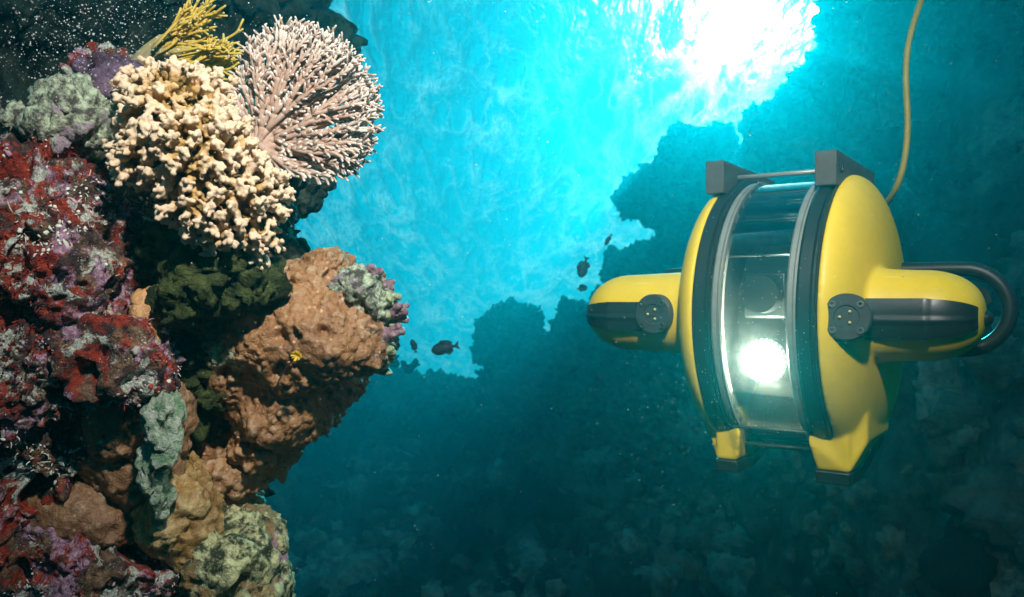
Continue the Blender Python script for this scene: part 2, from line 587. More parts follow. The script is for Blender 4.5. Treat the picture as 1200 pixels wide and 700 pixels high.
def brown_fun(seed, amp=1.0):
    k1, k2, k3 = knobs(30, 0.020 * amp, seed), knobs(62, 0.0105 * amp, seed + 20), knobs(110, 0.006 * amp, seed + 25)
    def f(V, N):
        gate = np.clip(0.5 + 1.2 * fbm(V, 8, 2, seed + 40), 0, 1)
        q = V * np.array([1, 1, .6])
        r = 1 - np.abs(fbm(q, 20, 3, seed + 2))
        n1, n2, n3 = k1(V, N) * sstep(.55, .75, gate), k2(V, N) * sstep(.2, .6, gate + .2 * vnoise(V, 30, seed)), k3(V, N)
        dd, vv = worley(V + .012 * np.stack([fbm(V, 20, 2, seed + 60), fbm(V, 20, 2, seed + 61), fbm(V, 20, 2, seed + 62)], 1), 24, seed + 63)
        pit = sstep(.34, .10, dd) * (vv > .55)
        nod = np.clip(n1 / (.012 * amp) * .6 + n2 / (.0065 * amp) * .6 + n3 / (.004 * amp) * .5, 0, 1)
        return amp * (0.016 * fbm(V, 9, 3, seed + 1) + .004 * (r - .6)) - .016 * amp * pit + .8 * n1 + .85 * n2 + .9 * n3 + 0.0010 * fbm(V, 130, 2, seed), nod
    return f

def reef_turf(wall):
    """small crusts, polyps and tufts growing all over the wall"""
    me = wall.data
    V, N = coords(me)
    V = V + np.array(wall.location)
    dp = V @ FWD
    px = 600 + FPX * (V @ RIGHT) / dp
    py = 350 - FPX * (V @ UP) / dp
    face = -(N * (V / np.linalg.norm(V, axis=1)[:, None])).sum(1)
    dens = np.clip(.45 + 1.6 * fbm(V, 17, 3, 5), 0, 1)
    ok = np.where((px > -80) & (px < 330) & (py > 90) & (py < 760) & (face > .05))[0]
    r2 = np.random.default_rng(8)
    ok = ok[r2.random(len(ok)) < dens[ok] ** 2]
    pick = r2.choice(ok, min(9000, len(ok)), replace=False)
    hue = np.clip(.40 + .9 * fbm(V[pick], 20, 3, 15) + .28 * r2.normal(size=len(pick)), 0, 1)
    mb = MB()
    V1, F1 = ICO[1]
    V0, F0 = ICO[0]
    for i, k in enumerate(pick):
        n = N[k]
        t = np.cross(n, [.3, .5, .8])
        t /= np.linalg.norm(t)
        bb = np.cross(n, t)
        r = r2.uniform(.0006, .0018) * (1.7 if r2.random() < .06 else 1)
        if r2.random() < .35:                              # little upright tuft
            e = V[k] + n * r2.uniform(.003, .009) + r2.normal(size=3) * .002
            mb.tube([V[k], (V[k] + e) / 2 + r2.normal(size=3) * .0008, e], [.0008, .0007, .0004], 4, hue[i])
        else:
            M = np.stack([t * r * r2.uniform(.7, 1.8), bb * r * r2.uniform(.7, 1.8), n * r * r2.uniform(.4, .9)], 0)
            v = V1 * (1 + .25 * r2.normal(size=(len(V1), 1)))
            mb.add(v @ M + V[k] + n * r * .2, F1, hue[i])
    b = NB('turf and crusts')
    t = b.attr('tip')
    cr = b.n('ShaderNodeValToRGB', {0: t})
    el = cr.color_ramp.elements
    el[0].position, el[0].color = 0.0, (.10, .012, .012, 1)
    el[1].position, el[1].color = 1.0, (.66, .70, .58, 1)
    for pos, col in ((.18, (.42, .05, .02, 1)), (.32, (.22, .10, .13, 1)), (.46, (.52, .33, .44, 1)), (.60, (.30, .31, .22, 1)), (.75, (.62, .55, .50, 1))):
        e = el.new(pos)
        e.color = col
    o = obj('reef_turf', mb.mesh('reef_turf'), b.done(b.bsdf(cr.outputs[0], .75, spec=.2)), angle=None)
    tag(o, 'tiny crusts and algae tufts covering the reef wall', 'turf', kind='stuff')

def foreground_reef():
    enc = mat_encrusted()
    reef_obj('reef_wall', 'tall reef wall encrusted with red sponge and pink algae at the left edge of the frame', 'reef wall', [
        (-30, 330, 1.10, 120, 190, .16), (60, 270, 1.06, 95, 120, .12), (40, 420, 1.04, 110, 110, .12), (110, 330, 1.03, 70, 110, .10),
        (140, 250, 1.08, 45, 60, .08), (150, 420, 1.00, 48, 55, .07), (20, 560, 1.10, 120, 130, .16), (90, 620, 1.12, 130, 120, .14),
        (60, 760, 1.15, 200, 130, .20), (210, 500, 1.30, 90, 200, .12), (-60, 180, 1.15, 90, 70, .14), (92, 170, 1.08, 42, 40, .07), (95, 400, 1.06, 90, 120, .11), (70, 520, 1.07, 110, 90, .11), (150, 340, 1.05, 50, 80, .08), (20, 175, 1.08, 36, 34, .07),
        (40, 1150, 1.25, 300, 420, .35), (230, 330, 1.32, 110, 190, .13), (130, 150, 1.25, 60, 90, .10), (185, 260, 1.25, 90, 110, .1)], 0.0030, enc,
        rough_rock(0.021, 3), smooth=12)
    reef_turf([o for o in COL.objects if o.name == 'reef_wall.001'][0])
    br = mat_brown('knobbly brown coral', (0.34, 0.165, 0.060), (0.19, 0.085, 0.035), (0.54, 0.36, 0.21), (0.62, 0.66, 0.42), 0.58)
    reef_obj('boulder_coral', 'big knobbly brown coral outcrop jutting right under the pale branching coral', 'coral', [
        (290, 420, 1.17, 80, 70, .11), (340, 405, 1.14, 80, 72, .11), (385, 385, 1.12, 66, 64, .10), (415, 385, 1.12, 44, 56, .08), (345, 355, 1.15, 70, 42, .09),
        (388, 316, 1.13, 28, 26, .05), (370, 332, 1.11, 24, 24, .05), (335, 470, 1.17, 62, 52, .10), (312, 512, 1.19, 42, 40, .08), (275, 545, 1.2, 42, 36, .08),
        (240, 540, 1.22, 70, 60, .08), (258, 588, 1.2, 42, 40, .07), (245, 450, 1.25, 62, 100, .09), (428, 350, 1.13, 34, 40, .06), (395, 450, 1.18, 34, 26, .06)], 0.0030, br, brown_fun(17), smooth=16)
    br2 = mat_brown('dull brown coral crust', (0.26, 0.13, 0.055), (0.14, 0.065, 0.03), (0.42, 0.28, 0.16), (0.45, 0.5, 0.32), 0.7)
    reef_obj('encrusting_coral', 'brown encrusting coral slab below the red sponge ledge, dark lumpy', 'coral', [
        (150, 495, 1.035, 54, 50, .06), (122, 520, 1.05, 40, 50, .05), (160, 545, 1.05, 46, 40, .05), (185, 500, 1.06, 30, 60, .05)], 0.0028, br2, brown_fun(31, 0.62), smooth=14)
    reef_obj('encrusting_coral', 'small flat brown coral crust low on the reef beside mauve algae', 'coral', [
        (98, 606, 1.045, 54, 42, .05), (128, 616, 1.045, 34, 30, .05), (74, 588, 1.05, 34, 26, .05), (110, 580, 1.05, 30, 22, .04)], 0.0028, br2, brown_fun(41, 0.55), smooth=12)
    br3 = mat_brown('ochre coral crust', (0.36, 0.21, 0.06), (0.22, 0.11, 0.035), (0.55, 0.42, 0.20), (0.5, 0.55, 0.35), 0.72)
    reef_obj('encrusting_coral', 'ochre coral mound at the foot of the green algae tuft', 'coral', [
        (205, 605, 1.07, 52, 58, .06), (225, 640, 1.08, 40, 34, .05), (195, 570, 1.08, 36, 46, .05)], 0.0028, br3, brown_fun(51, 0.6), smooth=14)
    reef_obj('sponge', 'tan ribbed sponge framed by white threads beside the dark hollow', 'sponge', [
        (172, 370, 1.0, 17, 32, .03), (176, 395, 1.0, 13, 22, .03)], 0.0025, mat_brown('tan ribbed sponge', (0.55, 0.30, 0.12), (0.35, 0.16, 0.05), (0.65, 0.45, 0.25), (0.5, 0.5, 0.5), 0.8), knobs(70, .005, 3))
    b = NB('yellow green crusted rock')
    n = b.noise(60, 6, 0.7, 0.3)
    c = b.mix(b.ramp(n, 0.44, 0.58), (0.05, 0.06, 0.03), (0.68, 0.68, 0.36))
    c = b.mix(b.ramp(b.noise(14, 4), 0.55, 0.62), c, (0.33, 0.2, 0.08))
    c = b.mix(b.ramp(b.noise(22, 4, 0.6, 1.0), 0.64, 0.68), c, (0.45, 0.25, 0.36))
    yg = b.done(b.bsdf(c, 0.8, spec=0.2, normal=b.bump(b.noise(110, 5, 0.7), 1.0, 0.01)))
    reef_obj('reef_boulder', 'pale yellow green crusted boulder at the bottom of the reef', 'boulder', [
        (276, 650, 1.12, 50, 54, .09), (288, 700, 1.12, 44, 60, .09), (235, 695, 1.14, 56, 50, .09), (265, 820, 1.2, 100, 120, .14)], 0.0028, yg, rough_rock(.011, 61), smooth=12)
    b = NB('pale green lichen rock')
    n = b.noise(70, 6, 0.7)
    c = b.mix(b.ramp(n, 0.42, 0.60), (0.10, 0.09, 0.08), (0.60, 0.70, 0.48))
    c = b.mix(b.ramp(b.noise(18, 4), 0.56, 0.62), c, (0.36, 0.28, 0.32))
    pg = b.done(b.bsdf(c, 0.85, spec=0.2, normal=b.bump(b.noise(130, 5, 0.7), 1.0, 0.01)))
    reef_obj('reef_boulder', 'pale green knob of rock on the top left corner of the reef', 'boulder', [(22, 150, 1.03, 30, 22, .05), (30, 175, 1.04, 24, 26, .04)], 0.0032, pg, rough_rock(.015, 71))
    reef_obj('reef_boulder', 'pale lichen green rock just left of the branching coral', 'boulder', [(92, 130, 1.04, 30, 28, .05), (80, 160, 1.03, 34, 30, .05), (112, 160, 1.04, 24, 30, .05)], 0.0032, pg, rough_rock(.016, 81))
    reef_obj('reef_boulder', 'pale green and pink crust on the right tip of the brown outcrop', 'boulder', [(418, 336, 1.10, 30, 26, .05), (436, 365, 1.105, 24, 34, .05), (440, 400, 1.11, 20, 26, .05)], 0.0028, pg, rough_rock(.012, 87), smooth=8)
    mv = mat_dark('mauve algae rock', (0.07, 0.035, 0.06), (0.30, 0.20, 0.30), 40)
    reef_obj('reef_boulder', 'dark mauve rock behind the branching coral at the top of the reef', 'boulder', [(128, 100, 1.12, 30, 28, .05), (150, 112, 1.12, 34, 30, .06)], 0.0036, mv, rough_rock(.012, 91))
    gr = mat_dark('green algae film', (0.26, 0.46, 0.26), (0.84, 0.90, 0.74), 80)
    reef_obj('algae_tuft', 'light green filmy algae tuft hanging below the red ledge', 'algae', [(190, 500, 0.955, 20, 48, .025), (180, 550, .965, 13, 40, .022), (200, 485, .955, 12, 30, .025), (184, 585, .985, 8, 26, .02)], 0.0022, gr,
             lambda V, N: .010 * fbm(V * np.array([1, 1, .45]), 50, 4, 3, .6) + .004 * fbm(V * np.array([1, 1, .4]), 160, 2, 9))
    ol = mat_dark('olive algae', (0.022, 0.036, 0.012), (0.13, 0.17, 0.055), 45)
    reef_obj('algae_clump', 'dark olive bushy algae hanging under the branching coral', 'algae', [(255, 320, 1.0, 55, 32, .05), (225, 345, 1.02, 35, 42, .05), (290, 335, 1.02, 32, 30, .05), (225, 400, 1.10, 42, 60, .05), (235, 450, 1.12, 38, 50, .05), (215, 300, 1.04, 50, 40, .05)], 0.0030, ol,
             lambda V, N: .016 * fbm(V, 26, 4, 5, .6) + knobs(60, .012, 8)(V, N))
    db = mat_dark('dark brown coral', (0.03, 0.03, 0.028), (0.10, 0.075, 0.07), 40)
    reef_obj('leather_coral', 'dark brown rounded coral under the fan shaped coral', 'coral', [(330, 200, 1.2, 24, 34, .05), (318, 230, 1.2, 22, 26, .05)], 0.004, db, lambda V, N: knobs(48, .012, 4)(V, N) + .006 * fbm(V, 30, 3, 3))
    tl = mat_dark('grey green coral', (0.03, 0.045, 0.035), (0.14, 0.18, 0.12), 40)
    reef_obj('leather_coral', 'bluish dark lobed coral behind the fan shaped coral', 'coral', [(362, 200, 1.6, 28, 30, .06), (345, 232, 1.6, 24, 22, .06)], 0.006, tl, lambda V, N: knobs(36, .018, 14)(V, N) + .006 * fbm(V, 30, 3, 3))
    reef_obj('leather_coral', 'small grey green coral in the notch above the brown outcrop', 'coral', [(343, 300, 1.3, 17, 22, .04), (330, 280, 1.3, 15, 20, .04)], 0.004, tl, lambda V, N: knobs(55, .011, 24)(V, N) + .004 * fbm(V, 40, 3, 3))
    # finger-like nubs at the end of the outcrop, each one its own colony
    cols = [mat_brown('purple nub coral', (0.24, 0.14, 0.17), (0.12, 0.06, 0.08), (0.45, 0.36, 0.34), (.6, .62, .45), .6),
            mat_brown('green nub coral', (0.36, 0.42, 0.24), (0.2, 0.24, 0.12), (0.62, 0.66, 0.45), (.6, .6, .5), .6)]
    spots = [(452, 352), (460, 366), (455, 382), (450, 398), (444, 414), (438, 338), (442, 366), (430, 325), (448, 427)]
    names = ['greenish finger coral nub near the tip of the brown outcrop', 'purple finger coral nub near the tip of the brown outcrop']
    for k, (px, py) in enumerate(spots):
        mb = MB()
        d = 1.10 + .01 * (k % 3)
        for q in range(7):
            p = W(px + random.uniform(-7, 5), py + random.uniform(-7, 7), d + random.uniform(-.02, .02))
            e = p + (RIGHT * random.uniform(.006, .02) + UP * random.uniform(-.004, .012) - FWD * random.uniform(0, .012))
            mb.tube([p, (p + e) / 2, e], [.006, .0058, .0046], 8)
            mb.ball(e, .005, 1)
        me = fuse(mb, .0016, 2)
        displace(me, lambda V, N: .0014 * fbm(V, 160, 2, k))
        o = obj('finger_coral', me, cols[(k + 1) % 2], angle=None, recenter=True)
        tag(o, names[k % 2], 'coral', 'greenish finger coral nubs' if k % 2 == 0 else 'purple finger coral nubs')

# ------------------------------------------------------------------ hard coral with stubby branches
def branching_coral():
    mb = MB()
    caps = [(212, 142, .985, 52, 58, .075, 75), (245, 185, .97, 46, 60, .085, 75), (192, 182, .975, 38, 40, .07, 45), (285, 232, .99, 40, 46, .065, 60), (245, 240, .97, 38, 36, .06, 40), (262, 270, .98, 28, 26, .05, 24), (182, 110, 1.02, 24, 30, .045, 22), (303, 270, 1.0, 22, 24, .045, 20)]
    root = W(225, 215, 1.07)
    pts = []
    r2 = np.random.default_rng(5)
    for px, py, d, rx, ry, rd, n in caps:
        c = W(px, py, d)
        tries, got = 0, 0
        while got < n and tries < 3000:
            tries += 1
            v = r2.normal(size=3)
            v /= np.linalg.norm(v)
            if v[2] > 0.25: continue
            p = c + RIGHT * v[0] * rx / FPX * d + UP * v[1] * ry / FPX * d + FWD * v[2] * rd
            inside = False
            for qx, qy, qd, sx, sy, sdp, _ in caps:
                w = p - W(qx, qy, qd)
                if (w.dot(RIGHT) / (sx * qd / FPX)) ** 2 + (w.dot(UP) / (sy * qd / FPX)) ** 2 + (w.dot(FWD) / sdp) ** 2 < 0.80: inside = True
            if inside or any(np.linalg.norm(p - q) < .0132 for q, _ in pts): continue
            nrm = RIGHT * v[0] / rx + UP * v[1] / ry + FWD * v[2] / (rd * 1000)
            nrm /= np.linalg.norm(nrm)
            pts.append((p, nrm))
            got += 1
    for px, py, d, rx, ry, rd, n in caps:      # the woody core
        mb.ball(W(px, py, d + .012), 1.0, 2, M=np.stack([RIGHT * rx * .60 / FPX * d, UP * ry * .60 / FPX * d, FWD * rd * .58], 1))
    for p, nrm in pts:
        cl, cv = worley(np.array([p]), 26, 77)
        p = p + nrm * (r2.uniform(-.005, .007) + .030 * (.62 - cl[0]))
        base = p - nrm * .045 + r2.normal(size=3) * .004
        mid = (p + base) / 2 + r2.normal(size=3) * .003
        rr = r2.uniform(.0046, .0064)
        mb.tube([base, mid, p], [rr * 1.1, rr, rr * .9], 8)
        for q in range(8):
            w = r2.normal(size=3)
            w /= np.linalg.norm(w)
            w = w + nrm * .75
            w /= np.linalg.norm(w)
            k = p + w * rr * r2.uniform(.9, 1.45) - nrm * .001
            mb.ball(k, r2.uniform(.0023, .0036), 2)
            if r2.random() < .45:
                mb.ball(k + w * .0034, r2.uniform(.0022, .0030), 2)
        for q in range(7):                                 # warts down the branch
            w = np.cross(nrm, r2.normal(size=3))
            w /= np.linalg.norm(w)
            mb.ball(p - nrm * r2.uniform(.006, .03) + w * rr * 1.05, r2.uniform(.0018, .0028), 1)
    me = fuse(mb, .00135, 2, .35)
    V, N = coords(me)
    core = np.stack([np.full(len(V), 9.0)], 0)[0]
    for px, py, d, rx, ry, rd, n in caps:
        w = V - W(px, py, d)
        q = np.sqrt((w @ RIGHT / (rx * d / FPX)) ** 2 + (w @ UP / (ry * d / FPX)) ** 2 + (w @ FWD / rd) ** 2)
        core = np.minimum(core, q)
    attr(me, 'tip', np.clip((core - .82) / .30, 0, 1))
    displace(me, lambda V, N: .0011 * fbm(V, 220, 2, 3))
    b = NB('cream branching coral')
    t = b.attr('tip')
    n = b.noise(60, 4, 0.6)
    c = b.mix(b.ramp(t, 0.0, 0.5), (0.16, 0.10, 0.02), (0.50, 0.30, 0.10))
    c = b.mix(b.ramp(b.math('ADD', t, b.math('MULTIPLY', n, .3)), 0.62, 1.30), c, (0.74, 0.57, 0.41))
    m = b.done(b.bsdf(c, 0.6, spec=0.25, normal=b.bump(b.noise(420, 3, 0.7), 0.5, 0.003), **{'Subsurface Weight': 0.0}))
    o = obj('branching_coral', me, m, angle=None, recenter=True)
    tag(o, 'cream stubby branching coral colony with pale knobbed tips on the reef', 'coral')

# ------------------------------------------------------------------ fan of fine branches
def fan_coral():
    mb = MB()
    r2 = np.random.default_rng(9)
    base = W(304, 170, 1.13)
    e1, e2, e3 = RIGHT, UP, -FWD
    out = []
    def dirv(a, lift):
        return e1 * math.cos(a) + e2 * math.sin(a) + e3 * lift
    def limit(a):
        # reach of the fan in each direction (metres)
        px = {-60: 25, -45: 45, -30: 80, -16: 106, 0: 124, 15: 138, 37: 146, 55: 142, 79: 131, 95: 108, 108: 78, 125: 48, 150: 28}
        ks = sorted(px)
        return np.interp(math.degrees(a), ks, [px[k] for k in ks]) / FPX * 1.1
    def grow(p, a, r, lift, rad, gen):
        lim = limit(a)
        pts, rs, tt = [p.copy()], [rad], [r / lim]
        seg = .0075
        life = r2.integers(3, 6) if gen else 3
        k = 0
        while True:
            a2 = a + r2.normal() * .10
            lift += r2.normal() * .10
            lift = np.clip(lift, -.18, .22)
            p = p + dirv(a2, lift) * seg
            w = p - base
            r = math.hypot(w.dot(e1), w.dot(e2))
            arad = math.atan2(w.dot(e2), w.dot(e1))
            a = a * .75 + arad * .25
            pts.append(p.copy())
            rad = max(rad * .98, .0023)
            rs.append(rad)
            lim = limit(arad)
            tt.append(r / lim)
            k += 1
            if r2.random() < .85 and r > .02:       # short side nubs
                s = r2.choice([-1, 1])
                dd = dirv(a + s * r2.uniform(.35, .85), r2.uniform(-.2, 1.1))
                L = r2.uniform(.006, .0125)
                mb.tube([p, p + dd * L * .5, p + dd * L], [rad * .72, rad * .68, rad * .5], 5, [.5, .78, 1.05])
            if r > lim * r2.uniform(.96, 1.06):
                break
            if k >= life and gen < 6:
                for s in (-1, 1):
                    spread = r2.uniform(.14, .30)
                    grow(p, a + s * spread, r, lift + r2.normal() * .18, rad * .93, gen + 1)
                break
            if k > 30: break
        if k >= 1:
            rs2 = np.array(rs)
            if r > lim * .93:
                rs2[-1] *= .7
            mb.tube(pts, rs2, 6, tt)
    for deg in np.linspace(-44, 128, 17):
        grow(base + e3 * r2.uniform(-.01, .01), R(deg + r2.uniform(-5, 5)), 0.0, r2.uniform(-.1, .2), .0046, 0)
    mb.ball(base - e3 * .01, 1, 2, M=np.stack([e1 * .03, e2 * .022, e3 * .02], 1))
    me = mb.mesh('fan_coral')
    print('fan verts', len(me.vertices))
    b = NB('pinkish fan coral')
    t = b.attr('tip')
    n = b.noise(150, 3, 0.6)
    c = b.mix(b.ramp(n, .3, .7), (0.40, 0.25, 0.17), (0.56, 0.40, 0.32))
    c = b.mix(b.ramp(t, .80, 1.05), c, (0.70, 0.66, 0.58))
    m = b.done(b.bsdf(c, 0.6, spec=0.25, normal=b.bump(b.noise(500, 3, .7), .6, .002)))
    o = obj('fan_coral', me, m, angle=None, recenter=True)
    tag(o, 'pinkish fan shaped coral of fine white tipped branches against bright water', 'coral')

def soft_coral():
    mb = MB()
    r2 = np.random.default_rng(21)
    D = 1.22
    def path(pts, r0, r1, tip0=0, tip1=1, n=14):
        P = np.array([W(*p) for p in pts])
        t = np.linspace(0, 1, len(P))
        tt = np.linspace(0, 1, n)
        Q = np.stack([np.interp(tt, t, P[:, i]) for i in range(3)], 1)
        for _ in range(2):
            Q[1:-1] = (Q[:-2] + 2 * Q[1:-1] + Q[2:]) / 4
        mb.tube(Q, np.linspace(r0, r1, n), 6, np.linspace(tip0, tip1, n))
        return Q
    path([(154, 92, D), (160, 72, D), (172, 58, D), (190, 44, D)], .011, .006, 0, .2)
    path([(158, 80, D), (180, 60, D), (205, 62, D), (225, 56, D)], .010, .005, 0, .3)
    for k in range(46):
        t = r2.random()
        if k % 2:
            x0, y0 = 178 + 55 * t, 58 + 28 * t + r2.normal() * 3
        else:
            x0, y0 = 165 + 45 * t, 68 - 34 * t + r2.normal() * 3
        aim = r2.uniform(-55, 0) if not k % 2 else r2.uniform(-30, 14)
        L = r2.uniform(40, 74) * (1 - .25 * t)
        d = D + r2.normal() * .018
        def frond(x, y, a, L, r, gen, d):
            pts = [(x, y, d)]
            n = 6
            for q in range(n):
                a += r2.normal() * 6
                x += math.cos(R(a)) * L / n
                y += math.sin(R(a)) * L / n
                d += r2.normal() * .003
                pts.append((x, y, d))
                if gen < 2 and q in (2, 3, 4) and r2.random() < .75:
                    frond(x, y, a + r2.choice([-1, 1]) * r2.uniform(12, 26), L * r2.uniform(.35, .6), r * .92, gen + 1, d)
            x_, y_ = pts[-1][0], pts[-1][1]
            path(pts, r, r * .85, .1 + .25 * gen + .2 * (x0 > 195), .95, 9)
        frond(x0, y0, aim, L, .0021, 0, d)
    me = mb.mesh('soft')
    b = NB('yellow soft coral')
    t = b.attr('tip')
    c = b.mix(b.ramp(t, .0, .45), (0.20, 0.22, 0.16), (0.62, 0.44, 0.08))
    c = b.mix(b.ramp(t, .92, 1.05), c, (0.75, 0.68, 0.42))
    m = b.done(b.bsdf(c, 0.65, spec=.2, normal=b.bump(b.noise(300, 3), .4, .002)))
    o = obj('sea_whip', me, m, angle=None, recenter=True)
    tag(o, 'yellow bushy sea whip coral fanning out above the branching coral', 'coral')

def tube_worm():
    t = bpy.data.objects.new('tube_worm', None)
    COL.objects.link(t)
    t.location = W(348, 417, 1.0)
    tag(t, 'tiny yellow feathery worm with a dark thread on the brown outcrop', 'worm')
    mb = MB()
    for k in range(40):
        a = random.uniform(0, 6.28)
        v = RIGHT * math.cos(a) * .006 + UP * math.sin(a) * .006 - FWD * random.uniform(.002, .007)
        mb.tube([np.zeros(3), v * .6, v], [.0008, .0008, .0004], 5)
    obj('plume', mb.mesh('plume'), plain('yellow plume', (0.75, 0.5, 0.03), .6), t, angle=None)
    mb = MB()
    P = [W(px, py, d) - np.array(t.location) for px, py, d in ((346, 419, 1.004), (336, 430, 1.01), (328, 444, 1.012), (322, 458, 1.014))]
    mb.tube(P, .0009, 6)
    obj('thread', mb.mesh('thread'), plain('dark thread', (0.03, 0.02, 0.015), .7), t, angle=None)

# ------------------------------------------------------------------ reef behind
def far_reef():
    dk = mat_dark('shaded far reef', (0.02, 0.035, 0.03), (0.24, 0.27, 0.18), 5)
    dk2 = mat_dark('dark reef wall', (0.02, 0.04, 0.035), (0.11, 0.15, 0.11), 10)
    def lumpy(seed, s=1.0):
        def f(V, N):
            d, v = worley(V, 7 / s, seed)
            d2, v2 = worley(V, 17 / s, seed + 5)
            k = knobs(9 / s * 1.25, .075 * s, seed + 9)
            kk = knobs(18 / s * 1.25, .035 * s, seed + 10)
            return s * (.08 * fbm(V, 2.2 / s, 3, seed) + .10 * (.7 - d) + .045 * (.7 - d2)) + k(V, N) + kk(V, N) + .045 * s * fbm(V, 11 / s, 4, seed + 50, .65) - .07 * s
        return f
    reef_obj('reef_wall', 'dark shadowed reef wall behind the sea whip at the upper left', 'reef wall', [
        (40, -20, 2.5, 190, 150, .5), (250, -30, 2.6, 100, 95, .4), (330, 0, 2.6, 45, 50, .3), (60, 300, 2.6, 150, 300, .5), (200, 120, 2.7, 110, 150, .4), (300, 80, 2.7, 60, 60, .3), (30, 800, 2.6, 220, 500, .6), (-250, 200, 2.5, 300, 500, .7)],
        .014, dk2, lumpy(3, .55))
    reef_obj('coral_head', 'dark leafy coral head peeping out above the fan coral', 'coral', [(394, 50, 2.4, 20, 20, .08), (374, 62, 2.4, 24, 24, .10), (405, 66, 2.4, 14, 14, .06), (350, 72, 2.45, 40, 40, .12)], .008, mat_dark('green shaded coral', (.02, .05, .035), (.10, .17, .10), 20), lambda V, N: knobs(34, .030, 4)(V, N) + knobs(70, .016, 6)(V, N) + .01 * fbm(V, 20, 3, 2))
    heads = [
        ('round far coral head standing alone against the bright water', [(596, 392, 7.6, 38, 34, .30), (585, 410, 7.6, 26, 24, .25), (612, 385, 7.6, 22, 20, .2)]),
        ('low bristly coral mound left of the vehicle nose pod', [(672, 362, 7.0, 18, 15, .15), (680, 385, 7.0, 38, 25, .3), (650, 412, 7.2, 40, 24, .3), (690, 415, 7.0, 56, 40, .4)]),
        ('smooth sloping reef shoulder above the nose pod', [(734, 328, 6.6, 26, 32, .25), (762, 322, 6.5, 32, 40, .3), (800, 318, 6.4, 40, 58, .35), (745, 375, 6.7, 56, 52, .4)]),
        ('broad leafy reef lobe overhanging the shoulder', [(762, 232, 6.0, 34, 28, .25), (790, 222, 5.9, 46, 40, .3), (800, 190, 5.9, 28, 42, .25), (835, 235, 5.9, 55, 60, .35)]),
        ('twin lobed reef crest next to the sun glare', [(792, 170, 5.6, 19, 20, .16), (843, 168, 5.5, 18, 20, .16), (822, 190, 5.5, 30, 26, .25), (850, 215, 5.5, 50, 40, .3)]),
        ('tallest reef crest under the sun behind the vehicle', [(885, 145, 5.1, 22, 22, .2), (915, 150, 5.0, 34, 32, .25), (950, 165, 4.9, 42, 40, .3), (925, 215, 5.0, 80, 60, .4), (960, 290, 5.0, 90, 90, .5)]),
        ('dim reef buttress at the right of the sun', [(1000, 118, 4.5, 36, 46, .25), (1010, 40, 4.4, 58, 80, .3), (1040, 220, 4.5, 70, 90, .4)]),
        ('low dark ridge of coral along the foot of the bright gap', [(450, 470, 7.4, 55, 36, .4), (505, 462, 7.6, 50, 22, .3), (555, 470, 7.6, 60, 24, .3), (620, 470, 7.4, 70, 40, .4)]),
    ]
    for k, (lab, bl) in enumerate(heads):
        px, py, d, rx, ry, rd = bl[-1]
        bl = bl + [(px, py + 70, d, 14, 70, .2)] if k == 0 else bl + [(px + 25, py + 120, d, rx * 1.1, 130, rd)]
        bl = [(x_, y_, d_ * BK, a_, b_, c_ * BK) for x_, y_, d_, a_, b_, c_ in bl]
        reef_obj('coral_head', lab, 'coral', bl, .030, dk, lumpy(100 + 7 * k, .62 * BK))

def bristle(name, label, spots, mat, L, r, n, seed, up=True):
    """stiff radiating branches: a distant bushy coral or a tuft of finger sponges"""
    r2 = np.random.default_rng(seed)
    mb = MB()
    for px, py, d in spots:
        c = W(px, py, d)
        for k in range(n):
            v = RIGHT * r2.normal() + UP * (abs(r2.normal()) if up else r2.normal()) + FWD * r2.normal() * .6
            v /= np.linalg.norm(v)
            l = L * r2.uniform(.7, 1.1)
            e = c + v * l
            m = c + v * l * .55 + r2.normal(size=3) * L * .05
            mb.tube([c, m, e], [r, r * .9, r * .55], 5)
            for q in range(3):
                w = v + .7 * r2.normal(size=3)
                w /= np.linalg.norm(w)
                mb.tube([m, m + w * l * .2, m + w * l * .38], [r * .8, r * .7, r * .4], 5)
    o = obj(name, mb.mesh(name), mat, angle=None, recenter=True)
    tag(o, label, 'coral')

